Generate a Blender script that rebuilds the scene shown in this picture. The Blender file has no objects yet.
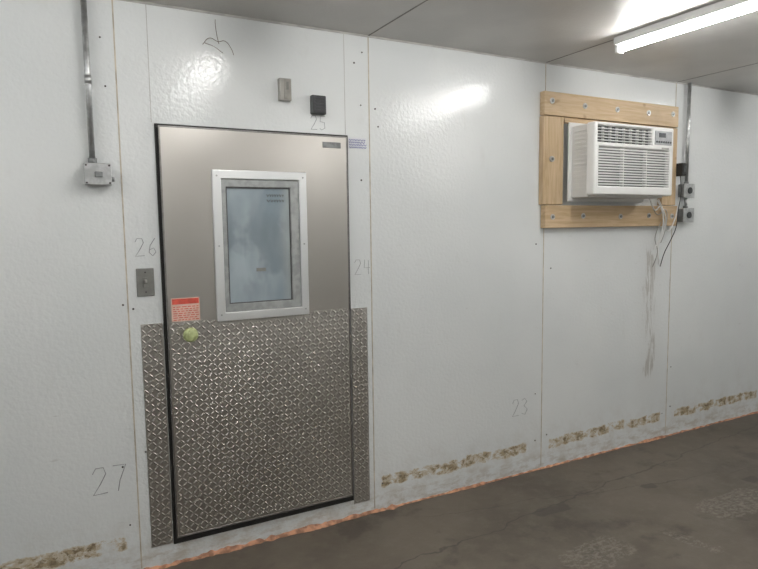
import bpy, bmesh, math, random
from mathutils import Matrix, Vector, noise
random.seed(7)
bpy.context.scene.view_settings.view_transform='Standard'
C=bpy.context.scene.collection
PW=1.17; H=2.459
XL,XR,YB=-2.6,6.0,-5.0

# ---------------------------------------------------------------- materials
class NT:
    def __init__(s,name):
        s.m=bpy.data.materials.new(name); s.m.use_nodes=True; s.t=s.m.node_tree
        s.b=s.t.nodes['Principled BSDF']; s.tc=s.t.nodes.new('ShaderNodeTexCoord')
        s.sep=s.t.nodes.new('ShaderNodeSeparateXYZ'); s.t.links.new(s.tc.outputs['Object'],s.sep.inputs[0])
        s.X,s.Y,s.Z=s.sep.outputs
    def lk(s,a,b): s.t.links.new(a,b)
    def put(s,sock,v):
        if isinstance(v,(int,float)): sock.default_value=v
        elif isinstance(v,(tuple,list)): sock.default_value=tuple(v)+((1,) if len(v)==3 and len(sock.default_value)==4 else ())
        else: s.lk(v,sock)
    def math(s,op,a,b=0.0,c=None):
        n=s.t.nodes.new('ShaderNodeMath'); n.operation=op; s.put(n.inputs[0],a); s.put(n.inputs[1],b)
        if c is not None: s.put(n.inputs[2],c)
        return n.outputs[0]
    def step(s,v,a,b):
        n=s.t.nodes.new('ShaderNodeMapRange'); n.clamp=True; n.interpolation_type='SMOOTHSTEP'
        s.put(n.inputs[0],v)
        if a<=b: n.inputs[1].default_value=a;n.inputs[2].default_value=b;n.inputs[3].default_value=0;n.inputs[4].default_value=1
        else: n.inputs[1].default_value=b;n.inputs[2].default_value=a;n.inputs[3].default_value=1;n.inputs[4].default_value=0
        return n.outputs[0]
    def mul(s,*a):
        r=a[0]
        for x in a[1:]: r=s.math('MULTIPLY',r,x)
        return r
    def add(s,a,b): return s.math('ADD',a,b)
    def mx(s,a,b): return s.math('MAXIMUM',a,b)
    def band(s,v,a,b,e=.02): return s.mul(s.step(v,a-e,a+e),s.step(v,b+e,b-e))
    def noise(s,scale=5,sc=(1,1,1),loc=(0,0,0),detail=4,rough=.5,dist=0):
        mp=s.t.nodes.new('ShaderNodeMapping'); mp.inputs['Scale'].default_value=sc; mp.inputs['Location'].default_value=loc
        s.lk(s.tc.outputs['Object'],mp.inputs[0]); n=s.t.nodes.new('ShaderNodeTexNoise')
        n.inputs['Scale'].default_value=scale; n.inputs['Detail'].default_value=detail; n.inputs['Roughness'].default_value=rough
        n.inputs['Distortion'].default_value=dist; s.lk(mp.outputs[0],n.inputs['Vector']); return n.outputs[0]
    def mix(s,f,a,b):
        n=s.t.nodes.new('ShaderNodeMix'); n.data_type='RGBA'; s.put(n.inputs[0],f); s.put(n.inputs[6],a); s.put(n.inputs[7],b); return n.outputs[2]
    def bump(s,h,strength=.2,dist=.002,prev=None):
        n=s.t.nodes.new('ShaderNodeBump'); n.inputs['Strength'].default_value=strength; n.inputs['Distance'].default_value=dist
        s.lk(h,n.inputs['Height'])
        if prev: s.lk(prev,n.inputs['Normal'])
        s.lk(n.outputs[0],s.b.inputs['Normal']); return n.outputs[0]
    def fin(s,col=None,rough=None,metal=None,spec=None):
        if col is not None: s.put(s.b.inputs['Base Color'],col)
        if rough is not None: s.put(s.b.inputs['Roughness'],rough)
        if metal is not None: s.put(s.b.inputs['Metallic'],metal)
        if spec is not None: s.put(s.b.inputs['Specular IOR Level'],spec)
        return s.m

def simple(name,col,rough=.5,metal=0,var=.12,scale=30,bump=0):
    n=NT(name); v=n.noise(scale,detail=2); d=tuple(c*(1-var) for c in col); l=tuple(min(1,c*(1+var)) for c in col)
    n.fin(n.mix(n.step(v,.35,.65),d,l),rough,metal)
    if bump: n.bump(n.noise(scale*6),bump,.001)
    return n.m

def wall_mat(name,main):
    n=NT(name)
    base=n.mix(n.step(n.noise(1.3,detail=3),.3,.7),(.705,.73,.73),(.765,.785,.78))
    if main:
        base=n.mix(n.mul(n.step(n.noise(7,sc=(1,1,.5),loc=(3,0,1),detail=5,rough=.65),.56,.78),.25),base,(.60,.60,.57))
        g=n.mul(n.step(n.Z,.40,.0),n.step(n.noise(9,detail=5,rough=.7),.40,.7))
        base=n.mix(n.mul(g,.45),base,(.47,.42,.35))
        X,Z=n.X,n.Z
        base=n.mix(n.mul(n.step(Z,.14,.05),n.step(n.noise(14,sc=(.7,1,2),loc=(0,0,4),detail=6,rough=.7),.45,.62),.5),base,(.42,.35,.27))
        reg=None
        for a,b in ((-.9,-.04),(1.20,2.24),(2.38,3.47),(3.58,4.62)):
            k=n.band(X,a,b,.03); reg=k if reg is None else n.mx(reg,k)
        zw=n.add(Z,n.mul(n.add(n.noise(3.5,sc=(1,1,0),detail=2),-.5),.07))
        zb=n.mul(n.band(zw,.105,.205,.03),reg)
        # chipped patches with letter-sized gaps
        sp=n.add(n.mul(n.noise(15,sc=(1.0,1,1.5),loc=(0,0,.3),detail=8,rough=.8,dist=.4),.62),n.mul(n.noise(9,sc=(1,1,0),loc=(1.3,0,0),detail=2),.38))
        val=n.mul(zb,sp)
        halo=n.step(val,.455,.475)
        worn=n.step(val,.505,.525)
        base=n.mix(n.mul(halo,.85),base,(.56,.48,.35))
        base=n.mix(n.mul(worn,.9),base,n.mix(n.step(n.noise(34,detail=5,rough=.7),.40,.60),(.20,.15,.09),(.42,.335,.215)))
        # dribbles below the air conditioner
        st=n.noise(19,sc=(1.7,1,.22),loc=(1.7,0,0),detail=7,rough=.75,dist=1.0)
        wob=n.add(X,n.mul(n.add(n.noise(2.2,sc=(0,0,1),detail=1),-.5),.25))
        reg2=n.mul(n.band(wob,3.20,3.40,.08),n.band(Z,.38,1.42,.15))
        base=n.mix(n.mul(n.step(n.mul(reg2,st),.45,.57),.6),base,(.36,.335,.30))
        base=n.mix(n.mul(reg2,.14),base,(.50,.48,.44))
        sc=n.noise(22,sc=(.35,1,1.4),loc=(8,0,2),detail=5,rough=.7)
        base=n.mix(n.mul(n.step(sc,.64,.71),n.band(Z,.3,1.5,.3),.35),base,(.45,.44,.41))
    n.fin(base,.17,0,.5)
    n.bump(n.noise(58,detail=1,rough=.5),.6,.0024)
    return n.m
M_wall=wall_mat('painted_panel_main',True)
M_wall2=wall_mat('painted_panel',False)
n=NT('ceiling_panel'); c=n.mix(n.step(n.noise(2.5,detail=4),.35,.65),(.49,.475,.455),(.55,.535,.51))
n.fin(c,.36,0,.4); n.bump(n.noise(80,detail=1),.45,.002); M_ceil=n.m

n=NT('concrete_floor')
c=n.mix(n.step(n.noise(1.1,detail=6,rough=.6),.35,.65),(.078,.064,.047),(.125,.105,.079))
c=n.mix(n.mul(n.step(n.noise(14,detail=6,rough=.7),.45,.7),.35),c,(.165,.145,.115))
c=n.mix(n.mul(n.step(n.noise(3.3,loc=(4,2,0),detail=6,rough=.65),.53,.66),.65),c,(.048,.039,.029))
def blot(cx,cy,rx,ry,th,ang=0):
    ca,sa=math.cos(ang),math.sin(ang)
    wx=n.mul(n.add(n.noise(9,loc=(cx,cy,0),detail=3),-.5),.10)
    ax=n.add(n.add(n.X,-cx),wx); ay=n.add(n.add(n.Y,-cy),wx)
    dx=n.math('DIVIDE',n.add(n.mul(ax,ca),n.mul(ay,sa)),rx); dy=n.math('DIVIDE',n.add(n.mul(ay,ca),n.mul(ax,-sa)),ry)
    r=n.add(n.math('POWER',n.math('ABSOLUTE',dx),6),n.math('POWER',n.math('ABSOLUTE',dy),6))
    return n.mul(n.step(r,1.2,.4),n.step(n.noise(30,sc=(1,1.6,1),loc=(cx,cy,0),detail=8,rough=.8),th,th+.10))
for cx,cy,rx,ry,th,an in ((1.87,-.88,.20,.10,.47,.1),(2.93,-.88,.26,.11,.46,.0),(2.35,-1.03,.04,.14,.48,.3)):
    c=n.mix(n.mul(blot(cx,cy,rx,ry,th,an),.42),c,(.30,.275,.23))
for cx,cy,rx,ry in ((3.30,-.74,.06,.04),(2.0,-.45,.12,.04),(2.7,-.5,.05,.03)):
    c=n.mix(n.mul(blot(cx,cy,rx,ry,.3),.6),c,(.035,.03,.023))
def crack(k,off,w,sc):
    ln=n.add(n.add(n.Y,n.mul(n.X,k)),n.add(off,n.mul(n.add(n.noise(sc,loc=(off,0,0),detail=5),-.5),.16)))
    return n.step(n.math('ABSOLUTE',ln),w,w*.2)
c=n.mix(n.mul(crack(-.10,.62,.007,5),.65),c,(.035,.028,.022))
c=n.mix(n.mul(crack(.22,-.12,.004,4),n.step(n.X,1.2,1.6),.6),c,(.035,.028,.022))
n.fin(c,n.add(.36,n.mul(n.noise(4),.25)))
n.bump(n.noise(35,detail=5,rough=.7),.25,.004); M_floor=n.m

def steel(name,c1,c2,r=.33):
    n=NT(name); big=n.noise(1.3,detail=3)
    n.fin(n.mix(n.step(big,.3,.7),c1,c2),n.add(r,n.mul(n.add(n.noise(5,detail=3),-.5),.06)),1.0)
    return n.m
M_ss=steel('brushed_stainless',(.48,.455,.42),(.55,.525,.49),.30)
M_tread=steel('tread_plate_metal',(.45,.43,.40),(.53,.505,.475),.33)
M_alu=steel('aluminium_frame',(.80,.81,.81),(.86,.87,.87),.42)
M_galv=simple('galvanised_metal',(.50,.51,.51),.42,.85,.12,40)
M_greycast=simple('grey_cast_metal',(.25,.26,.26),.45,.6,.15,40)
M_greyplastic=simple('grey_plastic',(.20,.20,.185),.5,0,.06)
M_darkplastic=simple('dark_plastic',(.04,.045,.045),.45)
M_lightgrey=simple('light_grey_plastic',(.36,.35,.32),.5,0,.06)
M_black=simple('black_rubber',(.020,.019,.018),.6)
M_caulk=simple('yellowed_caulk',(.50,.45,.36),.6,0,.22,12)
M_hair=simple('grey_seam',(.45,.44,.42),.6,0,.15,12)
M_screw=simple('dark_screw',(.07,.065,.06),.5,.3)
M_wht=simple('white_plastic',(.78,.78,.76),.38,0,.02,8)
M_wht2=simple('white_enamel',(.72,.72,.70),.4,0,.03,8)
M_acdark=simple('vent_shadow_grey',(.08,.08,.08),.6)
M_display=simple('display_dark',(.03,.035,.04),.25)
M_pencil=simple('pencil_graphite',(.28,.29,.30),.7)
M_blue=simple('blue_ink',(.06,.08,.35),.6)
M_paper=simple('paper',(.70,.71,.74),.6,0,.03)
M_red=simple('red_print',(.62,.09,.06),.5)
M_pink=simple('sticker_pale',(.72,.50,.42),.45,0,.05)
M_knob=simple('glow_green_plastic',(.48,.54,.26),.4,0,.05)
M_foam=simple('orange_foam',(.46,.24,.15),.85,0,.38,26,.4)
def pine(name,sc,c1,c2,off):
    n=NT(name)
    g=n.noise(5,sc=sc,loc=off,detail=6,rough=.6,dist=1.2)
    c=n.mix(n.step(g,.3,.7),c1,c2)
    c=n.mix(n.step(n.noise(6,sc=(1,1,1.4),loc=(2+off[0],3,1),detail=1),.68,.75),c,(.22,.11,.05))
    c=n.mix(n.mul(n.step(n.noise(3,loc=(7,off[0],0),detail=5),.5,.7),.4),c,(.34,.25,.16))
    n.fin(c,.6); n.bump(g,.2,.001); return n.m
M_wood=pine('pine_board',(.6,3,9),(.65,.50,.33),(.53,.38,.22),(0,0,0))
M_wood2=pine('pine_board_lower',(.6,3,9),(.62,.46,.29),(.47,.33,.18),(3,0,2))
M_woodv=pine('pine_board_upright',(9,3,.6),(.63,.48,.31),(.48,.34,.19),(1,0,0))
n=NT('fogged_glass_reflection')  # fogged pane with a blurred reflection painted into its colour
v=n.noise(3.0,sc=(1.3,1,.8),loc=(.3,0,.7),detail=3,dist=.6)
dark_refl=n.mul(n.step(n.noise(8,sc=(1,1,.7),loc=(5,1,2),detail=3),.42,.58),n.band(n.Z,1.24,1.58,.08))
c=n.mix(n.step(v,.3,.7),(.22,.275,.31),(.38,.44,.475))
c=n.mix(n.mul(dark_refl,.5),c,(.14,.17,.19))
c=n.mix(n.mul(n.step(n.X,.66,.73),.5),c,(.42,.45,.43))
n.fin(c,.14,0,.6); M_glass=n.m
n=NT('tube_light'); n.fin((1,1,1),.5)
n.b.inputs['Emission Color'].default_value=(1,.985,.965,1); n.b.inputs['Emission Strength'].default_value=72; M_emit=n.m

# ---------------------------------------------------------------- geometry helpers
def link(o,parent=None):
    C.objects.link(o)
    if parent: o.parent=parent
    return o
def empty(name):
    o=bpy.data.objects.new(name,None); o.empty_display_size=.05; C.objects.link(o); return o
def mesh(name,bm,mat,parent=None,smooth=False):
    me=bpy.data.meshes.new(name); bmesh.ops.recalc_face_normals(bm,faces=bm.faces); bm.to_mesh(me); bm.free()
    for m in (mat if isinstance(mat,(list,tuple)) else [mat]): me.materials.append(m)
    if smooth:
        for p in me.polygons: p.use_smooth=True
    return link(bpy.data.objects.new(name,me),parent)
def addbox(bm,x0,x1,y0,y1,z0,z1,mi=0):
    vs=[bm.verts.new((x,y,z)) for x in (x0,x1) for y in (y0,y1) for z in (z0,z1)]
    for f in ((0,1,3,2),(4,6,7,5),(0,4,5,1),(2,3,7,6),(0,2,6,4),(1,5,7,3)):
        fc=bm.faces.new([vs[i] for i in f]); fc.material_index=mi
def box(name,x0,x1,y0,y1,z0,z1,mat,parent=None,bev=0,seg=2):
    bm=bmesh.new(); addbox(bm,x0,x1,y0,y1,z0,z1); o=mesh(name,bm,mat,parent)
    if bev: bevel(o,bev,seg)
    return o
def bevel(o,w,seg=2):
    m=o.modifiers.new('bevel','BEVEL'); m.width=w; m.segments=seg; m.limit_method='ANGLE'
def boxes(name,L,mat,parent=None,bev=0):
    bm=bmesh.new()
    for b in L: addbox(bm,*b)
    o=mesh(name,bm,mat,parent)
    if bev: bevel(o,bev)
    return o
def holed(name,x0,x1,z0,z1,holes,yf,yb,mat,parent=None,bev=.004,seg=3):
    xs=sorted({x0,x1}|{h[0] for h in holes}|{h[1] for h in holes}); zs=sorted({z0,z1}|{h[2] for h in holes}|{h[3] for h in holes})
    bm=bmesh.new(); V={}
    def v(i,j,y):
        if (i,j,y) not in V: V[i,j,y]=bm.verts.new((xs[i],y,zs[j]))
        return V[i,j,y]
    def solid(i,j):
        if i<0 or j<0 or i>=len(xs)-1 or j>=len(zs)-1: return False
        cx=(xs[i]+xs[i+1])/2; cz=(zs[j]+zs[j+1])/2
        return not any(h[0]<cx<h[1] and h[2]<cz<h[3] for h in holes)
    for i in range(len(xs)-1):
        for j in range(len(zs)-1):
            if not solid(i,j): continue
            for y in (yf,yb): bm.faces.new((v(i,j,y),v(i+1,j,y),v(i+1,j+1,y),v(i,j+1,y)))
            for (di,dj,a,b) in ((-1,0,(i,j),(i,j+1)),(1,0,(i+1,j),(i+1,j+1)),(0,-1,(i,j),(i+1,j)),(0,1,(i,j+1),(i+1,j+1))):
                if not solid(i+di,j+dj):
                    bm.faces.new((v(*a,yf),v(*b,yf),v(*b,yb),v(*a,yb)))
    o=mesh(name,bm,mat,parent)
    if bev: bevel(o,bev,seg)
    return o
def addcyl(bm,p,q,r,seg=16,r2=None):
    p=Vector(p);q=Vector(q);d=q-p; rot=d.to_track_quat('Z','Y').to_matrix().to_4x4()
    bmesh.ops.create_cone(bm,cap_ends=True,segments=seg,radius1=r,radius2=r if r2 is None else r2,depth=d.length,matrix=Matrix.Translation((p+q)/2)@rot)
def cyls(name,L,mat,parent=None,seg=16,bev=0):
    bm=bmesh.new()
    for c in L: addcyl(bm,c[0],c[1],c[2],seg,c[3] if len(c)>3 else None)
    o=mesh(name,bm,mat,parent)
    for p in o.data.polygons: p.use_smooth=len(p.vertices)==4
    if bev: bevel(o,bev)
    return o
def curve(name,strokes,r,mat,parent=None,smooth=True,res=2):
    cu=bpy.data.curves.new(name,'CURVE'); cu.dimensions='3D'; cu.bevel_depth=r; cu.bevel_resolution=res; cu.use_fill_caps=True
    for st in strokes:
        if smooth and len(st)>2:
            s=cu.splines.new('BEZIER'); s.bezier_points.add(len(st)-1)
            for b,pp in zip(s.bezier_points,st): b.co=pp; b.handle_left_type=b.handle_right_type='AUTO'
        else:
            s=cu.splines.new('POLY'); s.points.add(len(st)-1)
            for b,pp in zip(s.points,st): b.co=(*pp,1)
    cu.materials.append(mat); return link(bpy.data.objects.new(name,cu),parent)

# ---------------------------------------------------------------- room shell
box('floor',XL-.1,XR+.1,YB-.1,.1,-.1,0,M_floor)
box('ceiling',XL-.1,XR+.1,YB-.1,.1,H,H+.1,M_ceil)
box('wall_far',XL-.1,XR+.1,0,.1,0,H,M_wall)
box('wall_rear',XL-.1,XR+.1,YB-.1,YB,0,H,M_wall2)
box('wall_left',XL-.1,XL,YB,0,0,H,M_wall2)
box('wall_right',XR,XR+.1,YB,0,0,H,M_wall2)
L=[];
for k in range(-2,6):
    x=k*PW
    L.append((x-.0028,x+.0028,-.0012,0,0.02,H))
T1=boxes('trim_1',L,M_caulk)
boxes('trim_2',[(.128,.1305,-.001,0,1.97,H),(1.035,1.0375,-.001,0,1.97,H)],M_hair)
boxes('trim_3',[(k*PW-.004,k*PW+.004,YB,-.001,H-.0012,H) for k in range(-2,6)]+[(XL,XR,-2.9,-2.892,H-.0012,H)],simple('ceiling_seam',(.18,.17,.155),.6))
box('trim_4',XL,XR,-.006,0,H-.008,H,M_hair)
bm=bmesh.new()
def scr(x,z,r=.006): addcyl(bm,(x,0,z),(x,-.0025,z),r,8)
for k in (-1,0,1,2,3,4):
    x=k*PW
    for z in (2.36,2.10,.55,.22):
        if random.random()<.6: scr(x-.045+random.uniform(-.012,.012),z+random.uniform(-.08,.05),random.uniform(.0035,.005))
        if not(k==3 and 1.45<z<2.3) and random.random()<.5: scr(x+.045+random.uniform(-.012,.012),z+random.uniform(-.08,.05),random.uniform(.0035,.005))
for x,z in ((-.02,1.2),(.02,1.18),(1.09,2.32),(1.12,1.75),(2.28,1.4),(2.40,1.25),(1.22,2.02)): scr(x,z,.0045)
mesh('panel_screws',bm,M_screw,T1)
# spray-foam bead
bm=bmesh.new(); prev=None; N=900
for i in range(N+1):
    x=XL+(XR-XL)*i/N
    a=noise.noise(Vector((x*9,0,0))); b=noise.noise(Vector((x*31,5,0)))
    big=max(0,noise.noise(Vector((x*3.1,9,0))))
    near=1.1 if x<1.3 else .6
    w=(.012+.014*a+.010*b+.03*big)*near; h=(.012+.012*noise.noise(Vector((x*12,3,0)))+.010*b+.014*big)*near
    w=max(w,.003);h=max(h,.003)
    ring=[bm.verts.new((x,0.0,h)),bm.verts.new((x,-w*.5,h*.85)),bm.verts.new((x,-w*.9,h*.45)),bm.verts.new((x,-w,0.0))]
    if prev:
        for j in range(3): bm.faces.new((prev[j],prev[j+1],ring[j+1],ring[j]))
    prev=ring
mesh('foam_sealant_bead',bm,M_foam,smooth=True)

# ---------------------------------------------------------------- door
D=empty('door_1')
box('gasket_shadow_rim',.140,1.045,-.010,0,.098,1.966,M_black,D,.002)  # black seal plate; its rim also draws the shadow gap around the door
box('slab',.154,1.028,-.030,-.010,.137,1.953,M_ss,D,.003)
holed('edge_trim',.151,1.031,.133,1.956,[(.158,1.024,.141,1.949)],-.0312,-.024,simple('door_edge_steel',(.26,.25,.24),.4,.9),D,.001,1)
def lugs(name,x0,x1,z0,z1,y,th,mat,parent=None,pitch=.0215):
    bm=bmesh.new(); addbox(bm,x0,x1,y,y+th,z0,z1)
    nx=int((x1-x0)/pitch); nz=int((z1-z0)/pitch); L=.0118; W=.0038; hh=.0018
    for i in range(nx):
        for j in range(nz):
            cx=x0+(i+.5)*(x1-x0)/nx; cz=z0+(j+.5)*(z1-z0)/nz; a=math.radians(45 if (i+j)%2 else -45)
            ux,uz=math.cos(a),math.sin(a); px,pz=-uz,ux
            def P(s,t,d): return bm.verts.new((cx+ux*s+px*t,y-d,cz+uz*s+pz*t))
            b=[P(-L,0,0),P(-L*.5,-W,0),P(L*.5,-W,0),P(L,0,0),P(L*.5,W,0),P(-L*.5,W,0)]
            t=[P(-L*.55,0,hh),P(L*.55,0,hh)]
            bm.faces.new((b[0],b[1],t[0]));bm.faces.new((b[1],b[2],t[1],t[0]));bm.faces.new((b[2],b[3],t[1]))
            bm.faces.new((b[3],b[4],t[1]));bm.faces.new((b[4],b[5],t[0],t[1]));bm.faces.new((b[5],b[0],t[0]))
    me=bpy.data.meshes.new(name); bm.to_mesh(me); bm.free(); me.materials.append(mat)
    return link(bpy.data.objects.new(name,me),parent)
lugs('tread_plate',.162,1.021,.145,1.112,-.032,.002,M_tread,D)
holed('window_frame',.364,.806,1.100,1.776,[(.404,.768,1.140,1.736)],-.050,-.030,M_alu,D,.004)
holed('window_inner_frame',.404,.768,1.140,1.736,[(.424,.726,1.176,1.702)],-.044,-.030,simple('inner_frame_grey',(.36,.375,.37),.4,.3),D,.003)
holed('window_gasket',.424,.726,1.176,1.702,[(.429,.721,1.181,1.697)],-.040,-.030,simple('window_gasket_grey',(.09,.09,.09),.6),D,.001,1)
box('window_glass',.427,.723,-.034,-.0305,1.18,1.698,M_glass,D)
st=[]
for r in range(2):
    x=.615
    while x<.700:
        w=random.uniform(.006,.014); z=1.672-r*.024; st.append([(x,-.0345,z),(x+w*.5,-.0345,z-.012),(x+w,-.0345,z-.002)]); x+=w+.005
curve('window_writing',st,.0012,M_screw,D,False,1)
box('window_label',.555,.60,-.0348,-.034,1.318,1.334,M_greyplastic,D)
cyls('window_screws',[((x,-.049,z),(x,-.0525,z),.004) for x in (.384,.787) for z in (1.13,1.44,1.75)],M_galv,D,8)
box('name_plate',.900,.995,-.035,-.030,1.897,1.925,M_greycast,D,.008,4)
K=empty('door_release_knob')
bm=bmesh.new()
prof=[(.0,.014),(.006,.014),(.010,.012),(.014,.016),(.018,.027),(.028,.033),(.038,.031),(.045,.022),(.048,.008),(.0485,.0)]
rings=[]
for d,r in prof:
    rings.append([bm.verts.new((.243+r*math.cos(t*math.tau/24),-.032-d,1.056+r*math.sin(t*math.tau/24))) for t in range(24)] if r>0 else [bm.verts.new((.243,-.032-d,1.056))])
for a,b in zip(rings,rings[1:]):
    for t in range(24):
        if len(b)>1: bm.faces.new((a[t],a[(t+1)%24],b[(t+1)%24],b[t]))
        else: bm.faces.new((a[t],a[(t+1)%24],b[0]))
mesh('knob',bm,M_knob,K,True)
S=empty('warning_sticker')
dx=-.009
box('backing',.180+dx,.302+dx,-.0316,-.0302,1.114,1.218,M_pink,S)
box('header',.184+dx,.298+dx,-.0322,-.0316,1.190,1.214,M_red,S)
L=[]
for i in range(7):
    z=1.180-i*.0095; x=.187
    while x<.290:
        w=random.uniform(.008,.02); L.append((x+dx,min(x+w,.296)+dx,-.0321,-.0316,z-.0035,z)); x+=w+.005
boxes('print_lines',L,M_red,S)
lugs('kick_plate',.046,.136,.104,1.110,-.0035,.003,M_tread)
lugs('kick_plate',1.050,1.141,.074,1.104,-.0035,.003,M_tread)

# ---------------------------------------------------------------- small wall items
E=empty('junction_box')
box('body',-.140,-.045,-.055,0,1.702,1.782,M_greycast,E,.006,3)
box('cover',-.143,-.042,-.062,-.055,1.698,1.786,M_galv,E,.004,3)
cyls('hub',[((-.108,-.028,1.780),(-.108,-.028,1.808),.017),((-.030,-.03,1.725),(-.045,-.03,1.725),.010)],M_greycast,E)
box('toggle',-.105,-.075,-.072,-.062,1.730,1.752,M_greycast,E,.003)
cyls('cover_screws',[((x,-.061,z),(x,-.065,z),.004) for x in (-.135,-.05) for z in (1.707,1.777)],M_screw,E,8)
E=empty('electrical_conduit')
cyls('pipe',[((-.108,-.026,1.808),(-.108,-.026,H),.0115)],M_galv,E)
cyls('coupling',[((-.108,-.026,2.10),(-.108,-.026,2.135),.0135)],M_galv,E)
E=empty('light_switch')
box('plate',.038,.110,-.006,0,1.232,1.352,M_greyplastic,E,.004,3)
box('toggle_surround',.064,.084,-.009,-.006,1.270,1.314,M_greyplastic,E,.001)
box('toggle',.069,.079,-.020,-.008,1.290,1.304,M_lightgrey,E,.002)
cyls('screws',[((.074,-.005,z),(.074,-.008,z),.0035) for z in (1.25,1.335)],M_screw,E,8)
E=empty('temperature_sensor')
box('housing',.693,.752,-.028,0,2.104,2.205,M_lightgrey,E,.004,3)
box('face',.715,.747,-.031,-.028,2.110,2.199,simple('sensor_face',(.30,.29,.26),.5),E,.002)
box('slot',.725,.736,-.033,-.031,2.153,2.188,M_greyplastic,E)
E=empty('alarm_button_box')
box('housing',.852,.925,-.030,0,2.054,2.142,M_darkplastic,E,.005,3)
box('face',.860,.917,-.034,-.030,2.062,2.134,simple('dark_face',(.05,.05,.055),.35),E,.002)
boxes('ridges',[(.866,.911,-.037,-.034,z,z+.006) for z in (2.074,2.089,2.104,2.119)],M_darkplastic,E)
E=empty('paper_label')
box('paper',1.050,1.150,-.0012,-.0002,1.905,1.958,M_paper,E)
st=[]
for r in range(4):
    z=1.950-r*.012; x=1.056
    while x<1.14:
        w=random.uniform(.006,.014); st.append([(x,-.0018,z),(x+w*.5,-.0018,z-.007),(x+w,-.0018,z)]); x+=w+.003
curve('writing',st,.0014,M_blue,E,False,1)
curve('loose_wire',[[(.415,-.004,H-.03),(.412,-.014,2.41),(.418,-.012,2.36),(.426,-.010,2.325)],
  [(.355,-.010,2.315),(.385,-.012,2.345),(.425,-.010,2.335),(.450,-.014,2.340),(.480,-.012,2.310),(.490,-.010,2.285)],
  [(.365,-.010,2.322),(.400,-.013,2.312),(.440,-.02,2.285)]],.0014,simple('brown_wire',(.16,.13,.10),.5))
DG={'2':[[(0,.8),(.15,1),(.5,1),(.6,.75),(.35,.4),(0,0),(.65,.02)]],
'3':[[(0,.9),(.3,1),(.55,.8),(.25,.55),(.6,.3),(.35,0),(0,.1)]],
'4':[[(.1,1),(.02,.45),(.6,.45)],[(.45,.95),(.45,0)]],
'5':[[(.6,1),(.1,1),(.05,.6),(.5,.55),(.55,.15),(.2,0),(0,.1)]],
'6':[[(.5,1),(.15,.6),(.05,.2),(.3,0),(.55,.2),(.4,.45),(.1,.35)]],
'7':[[(0,1),(.6,.98),(.3,.4),(.2,0)]]}
def num(t,x,z,h,r=.0014):
    st=[]
    for i,ch in enumerate(t):
        for s in DG[ch]: st.append([(x+(px*.75+i*.7)*h,-.001,z+pz*h) for px,pz in s])
    curve('pencil_number',st,r,M_pencil,None,False,1)
num('26',.040,1.405,.075); num('25',.855,1.985,.065); num('24',1.075,1.275,.075,.0011); num('23',2.11,.37,.10,.0012); num('27',-.175,.395,.115,.0018)

# ---------------------------------------------------------------- timber frame
F=empty('wooden_frame')
box('top_rail',2.297,3.490,-.040,0,2.152,2.288,M_wood,F,.004)
box('bottom_rail',2.312,3.505,-.042,0,1.494,1.629,M_wood2,F,.004)
box('left_stile',2.295,2.455,-.037,0,1.633,2.148,M_woodv,F,.004)
box('right_stile',3.350,3.490,-.037,0,1.633,2.148,M_woodv,F,.004)
box('top_packer',2.460,3.345,-.036,0,2.118,2.147,M_wood2,F,.002)
L=[];B=[]
for x,z in ((2.355,2.235),(2.62,2.225),(2.90,2.225),(3.19,2.225),(3.43,2.235),(2.37,1.56),(2.62,1.565),(2.95,1.56),(3.22,1.565),(3.45,1.56),(2.36,1.9),(3.42,2.02)):
    L.append(((x,-.036,z),(x,-.045,z),.017)); B.append(((x,-.045,z),(x,-.050,z),.009))
cyls('fender_washers',L,simple('washer_zinc',(.55,.55,.53),.45,.7),F,20); cyls('bolt_heads',B,M_greycast,F,6)

# ---------------------------------------------------------------- air conditioner
A=empty('window_air_conditioner')
holed('mounting_flange',2.480,3.205,1.650,2.118,[(2.51,3.165,1.69,2.08)],-.055,-.043,M_wht2,A,.004)
box('chassis',2.505,3.160,-.185,-.043,1.672,2.095,M_wht2,A,.006)
boxes('side_louvres',[(2.498,2.506,-.175,-.075,z,z+.010) for z in [1.72+.024*i for i in range(15)]],M_wht2,A,.001)
fx0,fx1,fz0,fz1=2.488,3.172,1.683,2.098
h1=(2.515,2.975,1.985,2.078); h2=(2.525,3.135,1.735,1.958)
holed('front_bezel',fx0,fx1,fz0,fz1,[h1,h2],-.245,-.180,M_wht,A,.010,4)
box('vent_back',2.50,3.16,-.212,-.184,1.70,2.088,M_acdark,A)
boxes('discharge_louvres',[(h1[0],h1[1],-.240,-.222,z,z+.005) for z in [1.994+.0165*i for i in range(5)]]+[(x,x+.003,-.232,-.212,h1[2],h1[3]) for x in [h1[0]+.058*i for i in range(1,8)]],M_wht,A,.001)
boxes('intake_louvres',[(h2[0],h2[1],-.242,-.228,z,z+.0085) for z in [1.741+.0155*i for i in range(14)]]+[(x,x+.008,-.240,-.214,h2[2],h2[3]) for x in (2.73,2.93)],M_wht,A,.001)
box('control_panel',2.995,3.150,-.248,-.240,1.990,2.074,simple('control_grey',(.36,.37,.38),.35),A,.003)
box('display',3.030,3.09,-.250,-.247,2.035,2.062,M_display,A,.001)
cyls('buttons',[((3.01+.021*i,-.248,2.008),(3.01+.021*i,-.252,2.008),.006) for i in range(7)],M_darkplastic,A,12)
box('badge',3.06,3.125,-.2465,-.2445,1.965,1.975,M_lightgrey,A)

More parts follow.
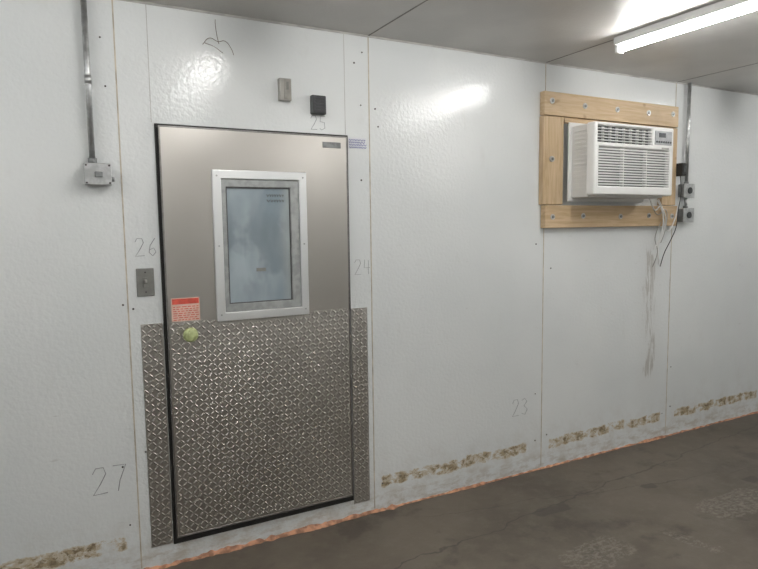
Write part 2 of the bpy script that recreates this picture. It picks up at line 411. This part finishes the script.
E=empty('power_cord')
curve('black_cable',[[(3.500,-.06,1.83),(3.500,-.07,1.72),(3.490,-.06,1.60),(3.485,-.05,1.48),(3.45,-.04,1.40),(3.40,-.03,1.31),(3.375,-.02,1.22)]],.0028,M_black,E)
curve('white_cable',[[(3.12,-.12,1.674),(3.20,-.10,1.60),(3.30,-.07,1.62),(3.34,-.06,1.54),(3.335,-.05,1.44),(3.30,-.03,1.34)],
 [(3.30,-.05,1.67),(3.36,-.06,1.56),(3.40,-.05,1.46),(3.46,-.05,1.52),(3.50,-.06,1.68)],
 [(3.24,-.09,1.66),(3.33,-.06,1.58),(3.36,-.05,1.46),(3.33,-.035,1.36),(3.36,-.02,1.24)]],.004,M_wht,E)
curve('grey_cable',[[(3.15,-.10,1.674),(3.27,-.07,1.57),(3.37,-.055,1.60),(3.385,-.05,1.50),(3.37,-.04,1.42),(3.36,-.03,1.38)],[(3.33,-.05,1.52),(3.29,-.04,1.42),(3.33,-.03,1.32),(3.30,-.02,1.22)]],.0025,M_lightgrey,E)
E=empty('plug_module')
box('body',3.492,3.540,-.080,-.001,1.830,1.915,M_black,E,.008,3)
box('button_strip',3.502,3.528,-.085,-.080,1.855,1.895,M_darkplastic,E,.003)
E=empty('electrical_conduit')
cyls('pipe',[((3.618,-.022,1.797),(3.618,-.022,H),.0115),((3.618,-.022,1.631),(3.618,-.022,1.686),.0115)],M_galv,E)
for z0,z1 in ((1.690,1.778),(1.520,1.612)):
    E=empty('outlet_box')
    box('body',3.560,3.665,-.048,0,z0,z1,M_greycast,E,.006,3)
    box('cover',3.557,3.668,-.054,-.048,z0-.003,z1+.003,M_galv,E,.004,3)
    cyls('receptacle',[((3.613,-.053,(z0+z1)/2),(3.613,-.060,(z0+z1)/2),.022)],M_darkplastic,E,20)
    cyls('hub',[((3.618,-.022,z1),(3.618,-.022,z1+.018),.016)],M_greycast,E)

# ---------------------------------------------------------------- lights
for x in (-1.20,.57,2.34,4.10):
    for y0,y1 in ((-1.72,-.52),(-4.3,-3.1)):
        E=empty('fluorescent_light')
        box('channel',x-.034,x+.034,y0,y1,H-.040,H-.0005,M_wht,E,.004)  # housing widened to keep the tube's light off the ceiling
        cyls('tube',[((x,y0+.02,H-.058),(x,y1-.02,H-.058),.0155)],M_emit,E,12)
        boxes('end_caps',[(x-.024,x+.024,y0,y0+.02,H-.078,H-.040),(x-.024,x+.024,y1-.02,y1,H-.078,H-.040)],M_wht,E,.003)
w=bpy.data.worlds.new('World'); bpy.context.scene.world=w; w.use_nodes=True
w.node_tree.nodes['Background'].inputs[0].default_value=(.5,.5,.5,1); w.node_tree.nodes['Background'].inputs[1].default_value=.3

# ---------------------------------------------------------------- camera
def R3(rx,ry,rz): return Matrix.Rotation(rz,3,'Z')@Matrix.Rotation(rx,3,'X')@Matrix.Rotation(ry,3,'Y')
R=R3(-.09525,.01306,-.49139)
cam=bpy.data.cameras.new('camera'); co=bpy.data.objects.new('camera',cam); C.objects.link(co)
cam.sensor_width=36; cam.lens=614.479/758*36; cam.clip_start=.05
X=R.col[0];Y=R.col[2];Z=-R.col[1]
co.matrix_world=Matrix(((X[0],Y[0],Z[0],-.28259),(X[1],Y[1],Z[1],-2.79596),(X[2],Y[2],Z[2],1.5206),(0,0,0,1)))
bpy.context.scene.camera=co
